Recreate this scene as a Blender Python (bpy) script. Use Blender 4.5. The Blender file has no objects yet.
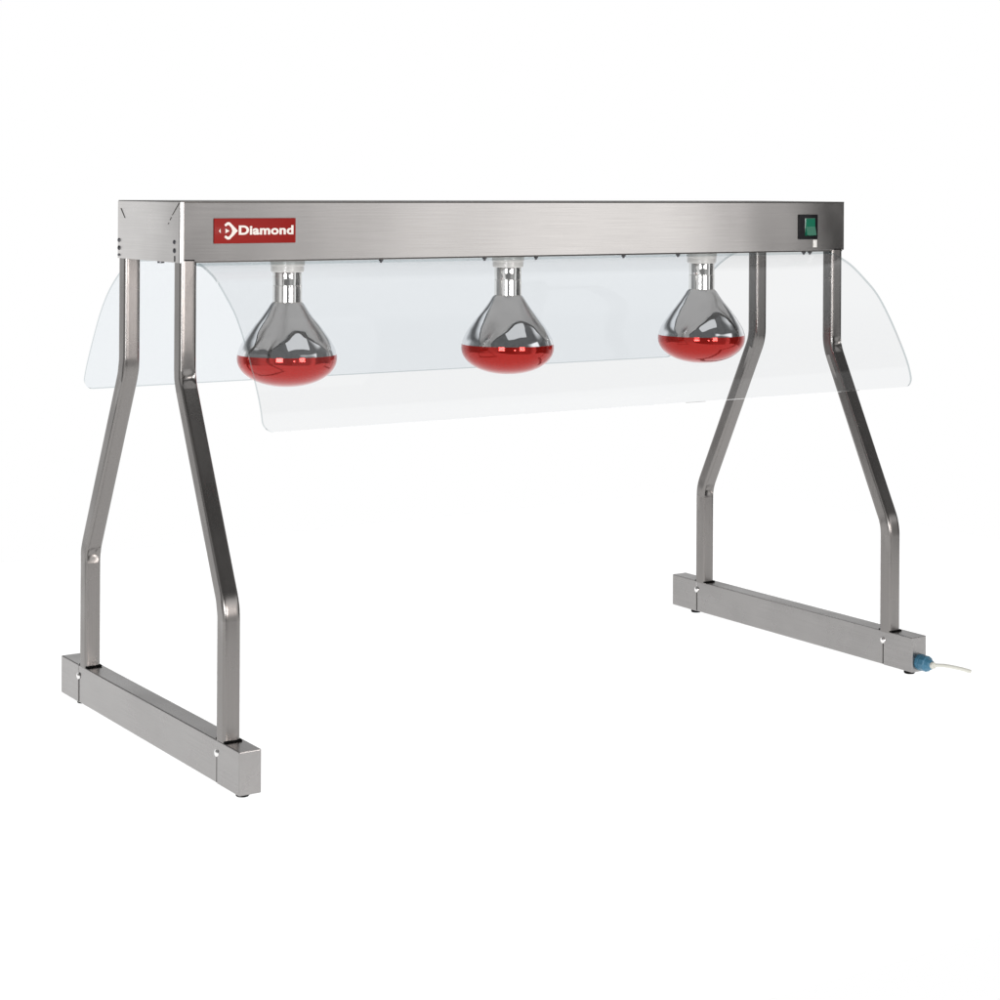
import bpy, bmesh, math, random
from mathutils import Vector, Matrix
R = math.radians
S = 0.001                      # everything below is given in millimetres
scene = bpy.context.scene
C = scene.collection

# ------------------------------------------------------------------ camera
cam = bpy.data.cameras.new('camera'); camo = bpy.data.objects.new('camera', cam); C.objects.link(camo)
cam.sensor_width = 36.0; cam.sensor_fit = 'HORIZONTAL'
cam.lens = 1967.81 / 1000 * 36; cam.shift_x = 0.0; cam.shift_y = -(500 - 187.64) / 1000
cam.clip_start = 0.05; cam.clip_end = 100
yaw, roll = -0.586451, 0.005395
right = Vector((math.cos(yaw), math.sin(yaw), 0)); up = Vector((0, 0, 1)); back = Vector((math.sin(yaw), -math.cos(yaw), 0))
rx = right * math.cos(roll) + up * math.sin(roll); ux = -right * math.sin(roll) + up * math.cos(roll)
m = Matrix((rx, ux, back)).transposed().to_4x4(); m.translation = Vector((-900.65, -1985.47, 640.38)) * S
camo.matrix_world = m; scene.camera = camo

# ------------------------------------------------------------------ view + world (studio surround)
vs = scene.view_settings; vs.view_transform = 'Standard'; vs.look = 'None'; vs.exposure = 0; vs.gamma = 1
scene.cycles.transparent_max_bounces = 24
scene.cycles.caustics_reflective = False; scene.cycles.caustics_refractive = False
W = bpy.data.worlds.new('World'); scene.world = W; W.use_nodes = True
nt = W.node_tree; N = nt.nodes; K = nt.links
bg = N['Background']; tc = N.new('ShaderNodeTexCoord'); sp = N.new('ShaderNodeSeparateXYZ')
K.new(tc.outputs['Generated'], sp.inputs[0])
def mth(op, a, b=None, c=None, tree=None):
    n = (tree or nt).nodes.new('ShaderNodeMath'); n.operation = op
    for i, v in enumerate((a, b, c)):
        if v is None: continue
        if isinstance(v, (int, float)): n.inputs[i].default_value = v
        else: (tree or nt).links.new(v, n.inputs[i])
    return n.outputs[0]
az = mth('ARCTAN2', sp.outputs[0], sp.outputs[1])                 # 0 = +Y, positive towards +X
azn = mth('MULTIPLY_ADD', az, 1 / (2 * math.pi), 0.5)
elev = mth('MULTIPLY', mth('ARCSINE', sp.outputs[2]), 180 / math.pi)
ramp = N.new('ShaderNodeValToRGB'); K.new(azn, ramp.inputs[0])
# azimuth (deg) -> unseen wall brightness round the horizon, shaped for steel reflections
WALL = [(-180, .50), (-160, .16), (-128, .14), (-118, .9), (-92, .9), (-80, .4), (-60, .22), (-46, .28), (-37, .48), (-31, .9), (-22, 1.05), (-12, 1.0),
        (78, 1.0), (92, .5), (104, .04), (136.2, .015), (137.6, .10), (138.8, .9), (141, 1.32), (145, 1.3), (148.5, 1.0), (152, .62), (156, .40), (172, .40)]
WMAX = 1.35
els = ramp.color_ramp.elements
def col(v, t=(1, 1, 1)): return (v * t[0], v * t[1], v * t[2], 1)
for i, (a, v) in enumerate(WALL):
    p = (a + 180) / 360
    e = els[0] if i == 0 else els.new(p)
    e.position = p; e.color = col(v / WMAX)
els[len(els) - 1].position = 1.0; els[len(els) - 1].color = col(.5 / WMAX)
wall = mth('MULTIPLY', ramp.outputs[0], WMAX)
def smooth(x, a, b):
    n = N.new('ShaderNodeMapRange'); n.interpolation_type = 'SMOOTHSTEP'
    K.new(x, n.inputs[0]); n.inputs[1].default_value = a; n.inputs[2].default_value = b; n.inputs[3].default_value = 0; n.inputs[4].default_value = 1
    return n.outputs[0]
# the wall fades into a dark ceiling above 12 degrees
ceil = .13
hi = smooth(elev, 10, 22)
val = mth('ADD', mth('MULTIPLY', wall, mth('SUBTRACT', 1, hi)), mth('MULTIPLY', hi, ceil))
rear = mth('MULTIPLY', smooth(elev, 26, 36), mth('SUBTRACT', 1, smooth(elev, 58, 72)))   # glow added at the rear to pale the bulb sides
azd = mth('MULTIPLY', az, 180 / math.pi)
rear = mth('MULTIPLY', rear, mth('MULTIPLY', smooth(azd, -75, -45), mth('SUBTRACT', 1, smooth(azd, 105, 125))))
val = mth('ADD', val, mth('MULTIPLY', rear, .85))
front_glow = mth('MULTIPLY', smooth(elev, 11, 14), mth('SUBTRACT', 1, smooth(elev, 22, 26)))      # bright patch added in front for glints on the leg bends
front_glow = mth('MULTIPLY', front_glow, mth('MULTIPLY', smooth(azd, 124, 130), mth('SUBTRACT', 1, smooth(azd, 170, 178))))
val = mth('ADD', val, mth('MULTIPLY', front_glow, 1.25))
lo = smooth(mth('MULTIPLY', elev, -1), 28, 45)                    # glow added from below, washes out shadows on the table
val = mth('ADD', mth('MULTIPLY', val, mth('SUBTRACT', 1, lo)), mth('MULTIPLY', lo, 1.65))
cmb = N.new('ShaderNodeCombineColor')
for i in range(3): K.new(val, cmb.inputs[i])
K.new(cmb.outputs[0], bg.inputs[0]); bg.inputs[1].default_value = 1.0

# ------------------------------------------------------------------ studio lamps
def area(name, loc, target, sx, sy, power, colr=(1, 1, 1)):
    l = bpy.data.lights.new(name, 'AREA'); l.shape = 'RECTANGLE'; l.size = sx; l.size_y = sy; l.energy = power; l.color = colr
    o = bpy.data.objects.new(name, l); C.objects.link(o); o.location = loc
    o.rotation_euler = (Vector(target) - Vector(loc)).to_track_quat('-Z', 'Y').to_euler()
    return o
area('overhead_fill', (0.45, -1.15, 2.6), (0.45, 0.1, 0), 2.2, 1.3, 6.5)  # added overhead lamp, placed to lighten a patch on the bulbs
area('low_softbox', (-2.1, -2.25, .56), (0.45, 0.08, 0.5), .85, .75, 36)
area('centre_softbox', (-.5, -3.4, .5), (0.5, 0.08, 0.5), .2, .5, 6)
area('side_softbox', (.62, -3.3, .56), (0.5, 0.08, 0.5), .75, .75, 25, (1, .93, .9))

# ------------------------------------------------------------------ materials
def mat(name):
    m = bpy.data.materials.new(name); m.use_nodes = True
    return m, m.node_tree, m.node_tree.nodes['Principled BSDF']
def metal(name, base, rough, grain=None, aniso=0.0, bump=.05, scale=900, wave=0.0):
    m, t, b = mat(name); n = t.nodes; k = t.links
    b.inputs['Metallic'].default_value = 1; b.inputs['Roughness'].default_value = rough
    b.inputs['Base Color'].default_value = (*base, 1)
    if grain:
        tc = n.new('ShaderNodeTexCoord'); mp = n.new('ShaderNodeMapping'); k.new(tc.outputs['Object'], mp.inputs[0])
        sc = [scale] * 3; sc['XYZ'.index(grain)] = scale * .012; mp.inputs['Scale'].default_value = sc
        nz = n.new('ShaderNodeTexNoise'); nz.inputs['Scale'].default_value = 1; nz.inputs['Detail'].default_value = 4; k.new(mp.outputs[0], nz.inputs[0])
        big = n.new('ShaderNodeTexNoise'); big.inputs['Scale'].default_value = 14; big.inputs['Detail'].default_value = 5; k.new(tc.outputs['Object'], big.inputs[0])
        mr = n.new('ShaderNodeMapRange'); k.new(big.outputs[0], mr.inputs[0]); mr.inputs[1].default_value = .3; mr.inputs[2].default_value = .7
        mr.inputs[3].default_value = rough * .85; mr.inputs[4].default_value = rough * 1.25; k.new(mr.outputs[0], b.inputs['Roughness'])
        bp = n.new('ShaderNodeBump'); bp.inputs['Strength'].default_value = bump; bp.inputs['Distance'].default_value = .0004
        k.new(nz.outputs[0], bp.inputs['Height']); k.new(bp.outputs[0], b.inputs['Normal'])
        if wave:                                        # sheet metal is never quite flat
            wv = n.new('ShaderNodeTexNoise'); wv.inputs['Scale'].default_value = 5; wv.inputs['Detail'].default_value = 1; k.new(tc.outputs['Object'], wv.inputs[0])
            b2 = n.new('ShaderNodeBump'); b2.inputs['Strength'].default_value = wave; b2.inputs['Distance'].default_value = .0025
            k.new(wv.outputs[0], b2.inputs['Height']); k.new(bp.outputs[0], b2.inputs['Normal']); k.new(b2.outputs[0], b.inputs['Normal'])
        # fine streaks in the colour of the steel itself
        mx = n.new('ShaderNodeMapRange'); k.new(nz.outputs[0], mx.inputs[0]); mx.inputs[1].default_value = .3; mx.inputs[2].default_value = .7
        mx.inputs[3].default_value = .95; mx.inputs[4].default_value = 1.04
        mu = n.new('ShaderNodeVectorMath'); mu.operation = 'SCALE'; mu.inputs[0].default_value = base; k.new(mx.outputs[0], mu.inputs['Scale'])
        k.new(mu.outputs[0], b.inputs['Base Color'])
        if aniso:
            b.inputs['Anisotropic'].default_value = aniso
            cv = n.new('ShaderNodeCombineXYZ'); cv.inputs['XYZ'.index(grain)].default_value = 1
            k.new(cv.outputs[0], b.inputs['Tangent'])
            b.inputs['Anisotropic Rotation'].default_value = ANROT
    return m
ANROT = 0.25           # rough across the grain
STEEL = (.57, .545, .53)
LEGS = (.25, .238, .230)
M = {}
M['steel_x'] = metal('brushed_steel_long', STEEL, .165, 'X', 1.0, .006, wave=.5)
M['steel_end'] = metal('brushed_steel_end', (.60, .585, .575), .30, 'Y', .4, .03)
M['steel_leg'] = metal('brushed_steel_leg', LEGS, .26, 'Z', .6, .0, wave=.15)
M['steel_bar'] = metal('brushed_steel_bar', (.355, .345, .34), .25, 'Y', .8, .01, wave=.2)
M['shade_steel'] = metal('shaded_edge_steel', (.11, .105, .10), .4)  # shade put into the colour of the lips and top edge
M['under'] = metal('underside_steel', (.42, .41, .40), .3)
M['screw'] = metal('screw_steel', (.9, .89, .88), .18)
M['dark_screw'] = metal('dark_screw_steel', (.13, .13, .14), .3)
M['chrome'] = metal('bulb_silvering', (.80, .81, .825), .03)
def plain(name, c, rough=.5, coat=0, **kw):
    m, t, b = mat(name); b.inputs['Base Color'].default_value = (*c, 1); b.inputs['Roughness'].default_value = rough
    b.inputs['Coat Weight'].default_value = coat
    n = t.nodes; nz = n.new('ShaderNodeTexNoise'); nz.inputs['Scale'].default_value = 160
    mr = n.new('ShaderNodeMapRange'); t.links.new(nz.outputs[0], mr.inputs[0]); mr.inputs[3].default_value = rough * .85; mr.inputs[4].default_value = min(1, rough * 1.15)
    t.links.new(mr.outputs[0], b.inputs['Roughness'])
    return m
M['rubber'] = plain('black_rubber', (.006, .006, .006), .8)
M['black'] = plain('black_plastic', (.010, .010, .012), .35)
M['ceramic'] = plain('white_ceramic', (.96, .945, .91), .3, .3)
M['plate'] = plain('red_enamel', (.30, .012, .009), .5, .03)
M['ink'] = plain('white_print', (.93, .86, .80), .5)
M['ink_dark'] = plain('dark_print', (.06, .03, .025), .5)
M['green'] = plain('green_rocker', (.0, .15, .08), .12, .0)
M['glandblue'] = plain('blue_nylon', (.045, .17, .27), .4)
M['cable'] = plain('pale_cable', (.62, .62, .56), .5)
M['dark_line'] = plain('dark_thin_line', (.07, .065, .06), .6)  # dark tone for thin lines and seams
M['floor'] = plain('white_table', (.92, .92, .92), .9)
M['plate'].node_tree.nodes['Principled BSDF'].inputs['Specular IOR Level'].default_value = .2
M['rubber'].node_tree.nodes['Principled BSDF'].inputs['Specular IOR Level'].default_value = .05
M['black'].node_tree.nodes['Principled BSDF'].inputs['Specular IOR Level'].default_value = .2
# translucent table, made up so light from below washes out shadows
t = M['floor'].node_tree; b = t.nodes['Principled BSDF']; b.inputs['Specular IOR Level'].default_value = 0.05
trl = t.nodes.new('ShaderNodeBsdfTranslucent'); trl.inputs[0].default_value = (.97, .97, .97, 1)
mxs = t.nodes.new('ShaderNodeMixShader'); mxs.inputs[0].default_value = .85
t.links.new(b.outputs[0], mxs.inputs[1]); t.links.new(trl.outputs[0], mxs.inputs[2]); t.links.new(mxs.outputs[0], t.nodes['Material Output'].inputs[0])
# red lacquered glass face of the bulb
m, t, b = mat('red_lacquered_glass'); M['red'] = m
b.inputs['Base Color'].default_value = (.44, .007, .002, 1); b.inputs['Roughness'].default_value = .07
b.inputs['Metallic'].default_value = .55; b.inputs['Coat Weight'].default_value = .22; b.inputs['Coat Roughness'].default_value = .02
# silvered glass with slight waviness
m = M['chrome']; t = m.node_tree; n = t.nodes; b = n['Principled BSDF']
tcn = n.new('ShaderNodeTexCoord'); nz = n.new('ShaderNodeTexNoise'); nz.inputs['Scale'].default_value = 24; nz.inputs['Detail'].default_value = 1.5
t.links.new(tcn.outputs['Object'], nz.inputs[0]); bp = n.new('ShaderNodeBump'); bp.inputs['Strength'].default_value = .42; bp.inputs['Distance'].default_value = .006
t.links.new(nz.outputs[0], bp.inputs['Height']); t.links.new(bp.outputs[0], b.inputs['Normal'])
# clear acrylic: each of the two faces lets most light straight through
def acrylic(name, tint, gloss=.4):
    m = bpy.data.materials.new(name); m.use_nodes = True; t = m.node_tree; n = t.nodes; n.clear()
    out = n.new('ShaderNodeOutputMaterial'); tr = n.new('ShaderNodeBsdfTransparent'); tr.inputs[0].default_value = (*tint, 1)
    gl = n.new('ShaderNodeBsdfGlossy'); gl.inputs['Roughness'].default_value = .02; gl.inputs[0].default_value = (1, 1, 1, 1)
    ge = n.new('ShaderNodeNewGeometry'); dt = n.new('ShaderNodeVectorMath'); dt.operation = 'DOT_PRODUCT'
    t.links.new(ge.outputs['Normal'], dt.inputs[0]); t.links.new(ge.outputs['Incoming'], dt.inputs[1])
    ab = mth('ABSOLUTE', dt.outputs['Value'], tree=t); om = mth('SUBTRACT', 1, ab, tree=t); p5 = mth('POWER', om, 5, tree=t)   # Schlick's Fresnel, same from both sides
    fr = mth('MULTIPLY_ADD', p5, .97, .03, tree=t)
    mu = n.new('ShaderNodeMath'); mu.operation = 'MULTIPLY'; mu.inputs[1].default_value = gloss; t.links.new(fr, mu.inputs[0])
    mx = n.new('ShaderNodeMixShader'); t.links.new(mu.outputs[0], mx.inputs[0]); t.links.new(tr.outputs[0], mx.inputs[1]); t.links.new(gl.outputs[0], mx.inputs[2])
    t.links.new(mx.outputs[0], out.inputs[0]); return m
M['acrylic'] = acrylic('clear_acrylic', (.945, .949, .952))
M['acrylic_rear'] = acrylic('rear_acrylic', (.930, .945, .957))
M['acrylic_edge'] = acrylic('acrylic_cut_edge', (.66, .70, .71), 1.6)

# ------------------------------------------------------------------ mesh helpers (mm)
def obj(name, bm, mats, parent=None, smooth=True, angle=35):
    me = bpy.data.meshes.new(name); bmesh.ops.recalc_face_normals(bm, faces=bm.faces)
    for v in bm.verts: v.co *= S
    bm.to_mesh(me); bm.free()
    for mm in (mats if isinstance(mats, (list, tuple)) else [mats]): me.materials.append(mm)
    o = bpy.data.objects.new(name, me); C.objects.link(o)
    if smooth:
        for p in me.polygons: p.use_smooth = True
        me.set_sharp_from_angle(angle=R(angle))
    if parent: o.parent = parent
    return o
def box(bm, x0, x1, y0, y1, z0, z1, bev=0, seg=3):
    r = bmesh.ops.create_cube(bm, size=1)
    for v in r['verts']:
        v.co = Vector(((x0 + x1) / 2 + v.co.x * (x1 - x0), (y0 + y1) / 2 + v.co.y * (y1 - y0), (z0 + z1) / 2 + v.co.z * (z1 - z0)))
    if bev:
        es = list({e for v in r['verts'] for e in v.link_edges})
        bmesh.ops.bevel(bm, geom=es, offset=bev, segments=seg, profile=.5, affect='EDGES')
def lathe(bm, prof, origin=(0, 0, 0), axis='Z', n=48, mi=0):
    o = Vector(origin)
    def P(r, h, a):
        c, s = r * math.cos(a), r * math.sin(a)
        return o + (Vector((c, s, h)) if axis == 'Z' else Vector((h, c, s)) if axis == 'X' else Vector((c, h, s)))
    rings = []
    for r, h in prof:
        if r < 1e-6: rings.append([bm.verts.new(P(0, h, 0))])
        else: rings.append([bm.verts.new(P(r, h, 2 * math.pi * i / n)) for i in range(n)])
    for A, B in zip(rings, rings[1:]):
        for i in range(n):
            j = (i + 1) % n
            if len(A) == 1 and len(B) == 1: continue
            if len(A) == 1: f = bm.faces.new((A[0], B[i], B[j]))
            elif len(B) == 1: f = bm.faces.new((A[i], A[j], B[0]))
            else: f = bm.faces.new((A[i], A[j], B[j], B[i]))
            f.material_index = mi
def spline(pts, n=8):                       # Catmull-Rom through the points
    P = [Vector(p) for p in pts]; P = [2 * P[0] - P[1]] + P + [2 * P[-1] - P[-2]]; out = []
    for i in range(1, len(P) - 2):
        a, b, c, d = P[i - 1:i + 3]
        for k in range(n):
            t = k / n
            out.append(.5 * ((2 * b) + (c - a) * t + (2 * a - 5 * b + 4 * c - d) * t * t + (3 * b - a - 3 * c + d) * t ** 3))
    out.append(P[-2]); return out
def tube(bm, path, r, n=12):
    rings = []
    for i, p in enumerate(path):
        d = (path[min(i + 1, len(path) - 1)] - path[max(i - 1, 0)]).normalized()
        a = d.cross(Vector((0, 0, 1))).normalized(); b2 = d.cross(a)
        rings.append([bm.verts.new(p + a * r * math.cos(2 * math.pi * k / n) + b2 * r * math.sin(2 * math.pi * k / n)) for k in range(n)])
    for A, B in zip(rings, rings[1:]):
        for k in range(n): bm.faces.new((A[k], A[(k + 1) % n], B[(k + 1) % n], B[k]))
    bm.faces.new(rings[0][::-1]); bm.faces.new(rings[-1])

# ------------------------------------------------------------------ dimensions
L, WD, ZT, ZB = 985.0, 175.0, 623.0, 556.4
FLOOR = 6.5; BZ0, BZ1 = 12.0, 57.0
YB0, YB1 = -151.2, 346.9

# ------------------------------------------------------------------ the table it stands on
bm = bmesh.new()                                        # one opal sheet, 2.8 m by 2.1 m, with a rounded outline
loop = []
for cx_, cy_, a0 in ((1700, 1100, 0), (-700, 1100, 90), (-700, -700, 180), (1700, -700, 270)):
    for k in range(9): loop.append(bm.verts.new((cx_ + 120 * math.cos(R(a0 + k * 11.25)), cy_ + 120 * math.sin(R(a0 + k * 11.25)), FLOOR)))
bm.faces.new(loop)
fl = obj('floor', bm, M['floor'], None, False); fl['kind'] = 'structure'

root = bpy.data.objects.new('heat_lamp_stand', None); C.objects.link(root); root.location = (0, 0, 0)
root['label'] = 'stainless steel food warmer bridge with three red heat bulbs and curved clear guards'
root['category'] = 'food warmer'

# ------------------------------------------------------------------ housing
bm = bmesh.new()
T = 1.2
def shell(bm):
    # folded sheet: front, back, top and a tray bottom set up inside the lips
    box(bm, 0.0, L, 0, WD, ZB + 1.2, ZT - .3, .35, 2)
shell(bm)
hs = obj('housing', bm, M['steel_x'], root, False)
# turned-in lower lips, front and back, coloured dark to read as shadow
for y0, y1 in ((0.6, 9), (WD - 9, WD - .6)):
    bm = bmesh.new(); box(bm, 2.5, L - 2.5, y0, y1, ZB - .6, ZB + 3.5, .2, 1); obj('bottom_lip', bm, M['shade_steel'], hs)
# end caps, a hair proud of the shell
def endcap(x0, x1, g=.5):
    bm = bmesh.new(); box(bm, x0, x1, -g, WD + g, ZB - .4, ZT - .5)
    es = [e for e in bm.edges if abs(e.verts[0].co.z - e.verts[1].co.z) > 10 and abs(e.verts[0].co.x - (x0 if x0 < 100 else x1)) < .1]
    bmesh.ops.bevel(bm, geom=es, offset=3.0, segments=6, profile=.5, affect='EDGES')
    return obj('end_cap', bm, M['steel_end'], hs, True, 12)
bm = bmesh.new(); box(bm, .3, L - .3, -.35, WD + .35, ZT - 1.2, ZT + .5, .1, 1); obj('dark_top_edge', bm, M['shade_steel'], hs)  # thin dark panel added to draw a dark line along the top
endcap(-1.4, 3.4); endcap(L - 2.2, L + .35, -3.2)
# dark diagonal lines at the upper corners of the left cap
def dark_line(p, q, w=.55):
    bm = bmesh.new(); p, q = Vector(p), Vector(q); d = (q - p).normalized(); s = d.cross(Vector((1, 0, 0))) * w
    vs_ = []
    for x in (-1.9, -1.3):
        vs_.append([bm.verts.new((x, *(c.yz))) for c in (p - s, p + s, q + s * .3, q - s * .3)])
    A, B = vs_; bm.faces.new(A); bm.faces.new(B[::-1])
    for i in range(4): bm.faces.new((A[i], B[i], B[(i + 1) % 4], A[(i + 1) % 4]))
    return obj('corner_line', bm, M['dark_line'], hs, False)
dark_line((0, 2, 621.5), (0, 20, 608)); dark_line((0, 22.5, 605.5), (0, 26, 602.5), .4); dark_line((0, 29, 599.5), (0, 31, 598), .35); dark_line((0, 164, 614), (0, 152, 603), .4)
# screws on the left cap, two or three above each leg
def screw_x(name, x, y, z, r, h, mm, parent, slot=True):
    bm = bmesh.new()
    lathe(bm, [(0, -h), (r * .55, -h * .92), (r * .9, -h * .5), (r, 0), (0, 0)], (x, y, z), 'X', 20)
    o = obj(name, bm, mm, parent); return o
for y, z, r in ((14.2, 578.5, 2.6), (14.0, 569, 3.0), (169.5, 577, 2.5), (169.4, 568, 2.8), (169.5, 559.8, 1.7)):
    screw_x('screw', -1.3, y, z, r, 1.6, M['dark_screw'], hs)
for y in (13.0,):
    bm = bmesh.new(); box(bm, -2.0, -1.2, y - .7, y + .7, ZB + .6, ZB + 7); obj('slot', bm, M['black'], hs, False)
bm = bmesh.new(); box(bm, 4, L - 4, 9.5, WD - 9.5, ZB + .2, ZB + 1.0); obj('bottom_panel', bm, M['under'], hs, False)
# nuts that hold the acrylic guards, under the lips
for x, y in ((255.6, 5), (400, 5), (475.6, 5), (698.6, 5), (915, 4), (926, 4), (611, 6), (278, 168), (508, 168), (736, 168)):
    bm = bmesh.new(); lathe(bm, [(0, 0), (3.0, 0), (3.0, -2.6), (1.6, -3.0), (1.5, -4.6), (0, -4.8)], (x, y, ZB + .2), 'Z', 6)
    obj('clamp_nut', bm, M['dark_screw'], hs, False)
bm = bmesh.new(); lathe(bm, [(0, 0), (4, 0), (4, -2.6), (0, -3.2)], (3, 60, ZB + .2), 'Z', 16); obj('clamp_nut', bm, M['dark_screw'], hs)

# ------------------------------------------------------------------ name plate
def flat_poly(bm, pts, y0, y1, mi=0):
    A = [bm.verts.new((x, y0, z)) for x, z in pts]; B = [bm.verts.new((x, y1, z)) for x, z in pts]
    bm.faces.new(A); bm.faces.new(B[::-1])
    for i in range(len(A)): bm.faces.new((A[i], B[i], B[(i + 1) % len(A)], A[(i + 1) % len(A)]))
bm = bmesh.new(); box(bm, 39, 140.2, -1.7, .3, 576.8, 604.8, .7, 2)
pl = obj('name_plate', bm, M['plate'], root)
cu = bpy.data.curves.new('lettering', 'FONT'); cu.body = 'Diamond'; cu.size = 12.6; cu.extrude = .25; cu.offset = .45; cu.space_character = 1.05
tmp = bpy.data.objects.new('tmp_text', cu); C.objects.link(tmp)
bpy.context.view_layer.update()
me = bpy.data.meshes.new_from_object(tmp.evaluated_get(bpy.context.evaluated_depsgraph_get())); bpy.data.objects.remove(tmp)
bm = bmesh.new(); bm.from_mesh(me); bpy.data.meshes.remove(me)
xs = [v.co.x for v in bm.verts]; x0, x1 = min(xs), max(xs); k = (137.0 - 68.8) / (x1 - x0)
ys = [v.co.y for v in bm.verts]; y1 = max(ys); kz = 9.9 / y1
for v in bm.verts: v.co = Vector((68.8 + (v.co.x - x0) * k, -1.85 - v.co.z, 586.8 + v.co.y * kz))
obj('lettering', bm, M['ink'], pl, False)
# emblem: pointed ring open to the left with a small core
bm = bmesh.new(); cz = 590.8
for sg in (1, -1):                                       # two arms of a lozenge that is open to the left
    arm = [(67.6, 0), (62.4, 5.2), (57.6, 9.6), (54.6, 9.6), (51.2, 7.0), (52.6, 4.9), (55.4, 6.5), (56.8, 6.3), (59.6, 3.4), (60.9, 0)]
    flat_poly(bm, [(x, cz + sg * z) for x, z in arm], -2.1, -1.6)
flat_poly(bm, [(52.6, cz + 2.6), (57.4, cz), (52.6, cz - 2.6)], -2.1, -1.6)
flat_poly(bm, [(44.6, cz), (46.4, cz + 2.6), (46.6, cz - 2.6)], -2.1, -1.6)
bmesh.ops.remove_doubles(bm, verts=bm.verts, dist=1e-4)
obj('emblem', bm, M['ink'], pl, False)

# ------------------------------------------------------------------ switch
bm = bmesh.new(); box(bm, 901.4, 935.2, -2.2, .4, 572.8, 606.4, 1.0, 2)
sw = obj('power_switch', bm, M['black'], root)
bm = bmesh.new()
A = [(911.5, -2.0, 577.5), (930.0, -2.0, 577.5), (930.0, -2.0, 601.5), (911.5, -2.0, 601.5)]
B = [(912.5, -6.0, 578.5), (929.0, -6.0, 578.5), (929.0, -3.4, 590), (912.5, -3.4, 590)]
D = [(929.0, -3.0, 600.5), (912.5, -3.0, 600.5)]
va = [bm.verts.new(p) for p in A]; vb = [bm.verts.new(p) for p in B]; vd = [bm.verts.new(p) for p in D]
bm.faces.new(va); bm.faces.new((vb[0], vb[1], vb[2], vb[3])); bm.faces.new((vb[3], vb[2], vd[0], vd[1]))
bm.faces.new((va[0], va[1], vb[1], vb[0])); bm.faces.new((va[1], va[2], vd[0], vb[2], vb[1])); bm.faces.new((va[2], va[3], vd[1], vd[0])); bm.faces.new((va[3], va[0], vb[0], vb[3], vd[1]))
obj('rocker', bm, M['green'], sw, False)
bm = bmesh.new(); box(bm, 928, 934.5, -1.2, .2, 561.8, 572.2, .4, 1); obj('white_tab', bm, M['ceramic'], sw)  # small white rectangle below the switch

# ------------------------------------------------------------------ base bars
def make_bar(x0):
    bm = bmesh.new(); w = 24.6
    box(bm, x0, x0 + w, YB0 + .6, YB1 - .6, BZ0, BZ1, 1.3, 3)
    bar = obj('base_bar', bm, M['steel_bar'], root, False)
    for ya, yb in ((YB0, -98.0), (289.8, YB1)):       # caps that wrap the ends
        bm = bmesh.new(); box(bm, x0 - .5, x0 + w + .5, ya, yb, BZ0 - .3, BZ1 + .4, 1.3, 3); obj('end_cap', bm, M['steel_bar'], bar, False)
    for y in (-97.8, 289.6):
        screw_x('screw', x0 - .4, y, 44.0, 4.3, 2.2, M['screw'], bar)
        bm = bmesh.new(); box(bm, x0 - .75, x0 - .3, y - .3, y + .3, BZ0 + 1, 40); obj('seam', bm, M['dark_line'], bar, False)
    for y in (-134, 306):
        bm = bmesh.new(); lathe(bm, [(0, FLOOR), (6.6, FLOOR), (7.2, FLOOR + 1), (7.2, BZ0 + .3), (0, BZ0 + .3)], (x0 + 12, y, 0), 'Z', 24)
        obj('foot', bm, M['rubber'], bar)
    return bar
XR = 966.5
make_bar(0); make_bar(XR)

# ------------------------------------------------------------------ legs: bent square tube
HW = 9.7
def leg_path(yt, yb, bend=60.0):
    zt, zk1, zk2, zb = ZB + 3, 427.0, 197.5, BZ1 - 1
    P = [Vector((yt, zt)), Vector((yt, zk1)), Vector((yb, zk2)), Vector((yb, zb))]
    pts = []                                             # (y, z, bend index, weight)
    def straight(a, b, n):
        for i in range(n): t = i / n; pts.append((a.lerp(b, t), 0, 0.0))
    prev = P[0]
    for bi, c in ((1, P[1]), (2, P[2])):
        a, b = (P[bi - 1] - c).normalized(), (P[bi + 1] - c).normalized()
        half = (math.pi - a.angle(b)) / 2; t = bend * math.tan(half)
        s, e = c + a * t, c + b * t
        straight(prev, s, 6)
        n = 18
        for i in range(n + 1):
            q = i / n; p = (1 - q) ** 2 * s + 2 * q * (1 - q) * c + q * q * e
            pts.append((p, bi, math.exp(-((q - .5) / .33) ** 2)))
        prev = e + b * .01
    straight(prev, P[3], 6); pts.append((P[3], 0, 0.0))
    return pts
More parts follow.
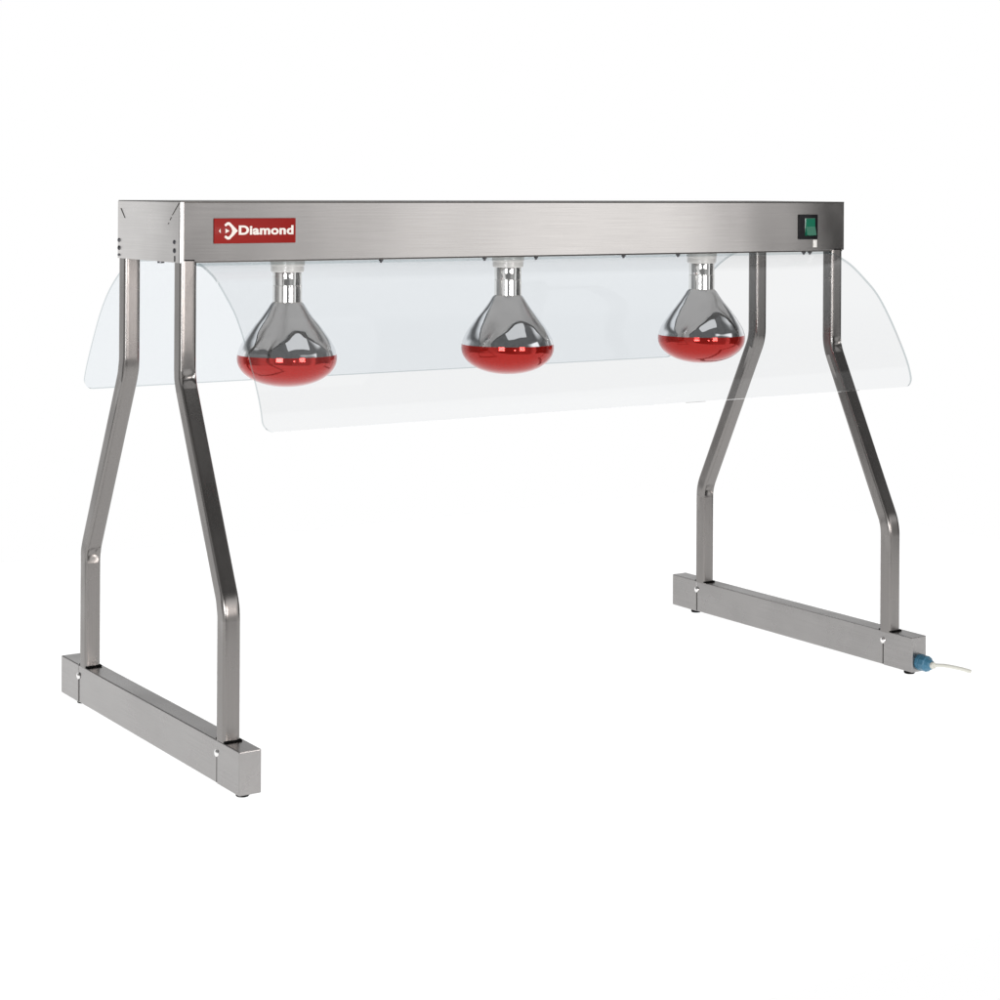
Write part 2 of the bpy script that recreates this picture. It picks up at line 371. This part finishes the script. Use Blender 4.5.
def make_leg(x0, yt, yb, label=None):
    pts = leg_path(yt, yb); sgn = 1 if yb > yt else -1      # way the lower part steps out
    # section outline in (x, n): rounded square with extra points along each side
    sec = []; rc = 3.1; inner = HW - rc
    for cx_, cz_, a0 in ((inner, inner, 0), (-inner, inner, 90), (-inner, -inner, 180), (inner, -inner, 270)):
        arc = [(cx_ + rc * math.cos(R(a0 + 30 * k)), cz_ + rc * math.sin(R(a0 + 30 * k))) for k in range(4)]
        sec += arc
        ex, ez = arc[-1]
        # points along the following side
        nxt = {0: (-inner, HW), 90: (-HW, -inner), 180: (inner, -HW), 270: (HW, inner)}[a0]
        for k in range(1, 6): sec.append((ex + (nxt[0] - ex) * k / 6, ez + (nxt[1] - ez) * k / 6))
    bm = bmesh.new(); rings = []
    for i, (p, bi, w) in enumerate(pts):
        a = pts[max(i - 1, 0)][0]; b2 = pts[min(i + 1, len(pts) - 1)][0]; d = (b2 - a).normalized()
        nrm = Vector((-d.y, d.x))                          # d = (dy, dz) pointing down; nrm towards +y
        if nrm.x < 0: nrm = -nrm
        ring = []
        # concave side: upper bend faces the step, lower bend faces away
        conc = sgn if bi == 1 else -sgn
        for sx, sn in sec:
            off = sn
            if bi and sn * conc > HW - .3 :
                off = sn - conc * 3.8 * w * max(0, 1 - (sx / HW) ** 2) ** .8
            wide = 1 + (.05 * w if bi and abs(sx) > HW - .4 else 0)
            q = p + nrm * off; ring.append(bm.verts.new((x0 + HW + sx * wide, q.x, q.y)))
        rings.append(ring)
    n = len(sec)
    for A, B in zip(rings, rings[1:]):
        for k in range(n): bm.faces.new((A[k], A[(k + 1) % n], B[(k + 1) % n], B[k]))
    bm.faces.new(rings[0]); bm.faces.new(rings[-1][::-1])
    lg = obj('leg', bm, M['steel_leg'], root, True, 50)
    # dark plate added in place of the black gap under the tube
    bm = bmesh.new(); box(bm, x0 + .6, x0 + 2 * HW + 1.5, yb - HW - 1.5, yb + HW + 1.5, BZ1 + .2, BZ1 + 2.0, .3, 1); obj('gap_plate', bm, M['rubber'], lg)
    return lg
for x0 in (0.2, L - 2 * HW + -.4 - 2.2):
    make_leg(x0, HW, -103.4); make_leg(x0, 175 - HW - 1, 279.5)

# ------------------------------------------------------------------ acrylic guards
def guard(profile, x0, x1, mm, rc=13.0, th=3.2):
    P = [Vector((0, a, b)) for a, b in profile]; P = spline(P, 10)
    ln = [0]
    for a, b in zip(P, P[1:]): ln.append(ln[-1] + (b - a).length)
    S_ = ln[-1]
    def at(s):
        for i in range(len(P) - 1):
            if ln[i + 1] >= s: return P[i].lerp(P[i + 1], (s - ln[i]) / (ln[i + 1] - ln[i]))
        return P[-1]
    ss = [S_ * i / 60 for i in range(60) if S_ * i / 60 < S_ - rc] + [S_ - rc + rc * math.sin(R(90 * i / 10)) for i in range(11)]
    bm = bmesh.new(); NX = 24; F, G = [], []
    for s in ss:
        p = at(s); d = (at(min(s + 1, S_)) - at(max(s - 1, 0))).normalized(); nr = Vector((0, -d.z, d.y)) * th / 2
        ins = 0 if s < S_ - rc else rc - math.sqrt(max(0, rc * rc - (s - S_ + rc) ** 2))
        F.append([bm.verts.new(Vector((x0 + ins + (x1 - x0 - 2 * ins) * i / NX, p.y, p.z)) + nr) for i in range(NX + 1)])
        G.append([bm.verts.new(Vector((x0 + ins + (x1 - x0 - 2 * ins) * i / NX, p.y, p.z)) - nr) for i in range(NX + 1)])
    for A in (F, G):
        for r0, r1 in zip(A, A[1:]):
            for i in range(NX): bm.faces.new((r0[i], r0[i + 1], r1[i + 1], r1[i]))
    def edge(a, b, c, d): f = bm.faces.new((a, b, c, d)); f.material_index = 1
    for i in range(NX): edge(F[0][i], F[0][i + 1], G[0][i + 1], G[0][i]); edge(F[-1][i], F[-1][i + 1], G[-1][i + 1], G[-1][i])
    for r in range(len(ss) - 1):
        for c in (0, NX): edge(F[r][c], F[r + 1][c], G[r + 1][c], G[r][c])
    return obj('glass_guard', bm, [mm, M['acrylic_edge']], root, True, 40)
guard([(12, 553.5), (-3, 552.5), (-36, 540), (-66, 520), (-90, 500), (-113, 470), (-134, 436), (-147, 410), (-154, 385)], 24, 961, M['acrylic'])
guard([(164, 553.5), (176, 553), (205, 546), (233, 532), (262, 511), (288, 483), (314, 444), (333, 411), (342, 387)], 24, 961, M['acrylic_rear'])

# ------------------------------------------------------------------ bulbs
PROF = [(18.4, 503.5), (21.0, 500.5), (25.0, 494.5), (31.5, 485.5), (41.3, 473.5), (50.2, 461), (56.0, 450.5), (58.6, 442.5)]
REDP = [(58.6, 442.5), (59.0, 437.5), (58.2, 432), (55.5, 426), (50, 419.5), (41, 413.2), (30, 408.6), (16, 405.4), (0, 404.6)]
def bulb(x, turn, y=87.5, z=0):
    e = bpy.data.objects.new('heat_bulb', None); C.objects.link(e); e.parent = root; e.rotation_euler.z = R(turn); e.location = Vector((x, y, z)) * S
    sm = [(v.x, v.y) for v in spline([Vector((a, b, 0)) for a, b in PROF], 5)]
    bm = bmesh.new(); lathe(bm, sm, n=72); obj('reflector', bm, M['chrome'], e, True, 60)
    sm = [(max(v.x, 0), v.y) for v in spline([Vector((a, b, 0)) for a, b in REDP], 5)]; sm[-1] = (0, sm[-1][1])
    bm = bmesh.new(); lathe(bm, sm, n=72); obj('red_face', bm, M['red'], e, True, 60)
    bm = bmesh.new(); lathe(bm, [(0, 541), (16.8, 541), (17.2, 539), (17.2, 526), (17.0, 525.4), (17.0, 524), (17.4, 523.4), (17.4, 504.5), (18.4, 503)], n=48); obj('neck', bm, M['neck'], e, True, 20)
    bm = bmesh.new(); lathe(bm, [(0, 561), (20.5, 561), (20.5, 548), (19.6, 546.5), (19.6, 541), (18.6, 539.6), (0, 539.6)], n=48); obj('socket', bm, M['ceramic'], e, True, 30)
    return e
M['neck'] = metal('neck_foil', (.80, .79, .77), .08)
for x, turn in ((176.2, 0), (489.5, 104), (806, 215)): bulb(x, turn)

# ------------------------------------------------------------------ cable and its gland on the end of the right bar
bm = bmesh.new()
gx, gz = XR + 13, 24.5
lathe(bm, [(0, 0), (10.6, 0), (10.6, -5), (9.4, -5.5), (10.2, -6), (10.2, -14), (8.6, -15), (6.4, -20), (3.4, -22), (0, -22)], (gx, YB0 - .2, gz), 'Y', 10)
gl = obj('cable_gland', bm, M['glandblue'], root, False)
bm = bmesh.new()
lathe(bm, [(0, 0), (4.4, 0), (4.4, -3.2), (3.0, -4.2), (0, -4.2)], (gx, YB0 - 22.0, gz), 'Y', 18)
obj('cable_seal', bm, M['cable'], gl)
bm = bmesh.new(); tube(bm, spline([(gx, YB0 - 22, gz), (gx + 6, YB0 - 26, gz), (gx + 18, YB0 - 30, gz - 1.5), (gx + 36, YB0 - 36, gz - 6), (gx + 50, YB0 - 42, gz - 10.5)], 6), 2.3)
obj('power_cable', bm, M['cable'], root)
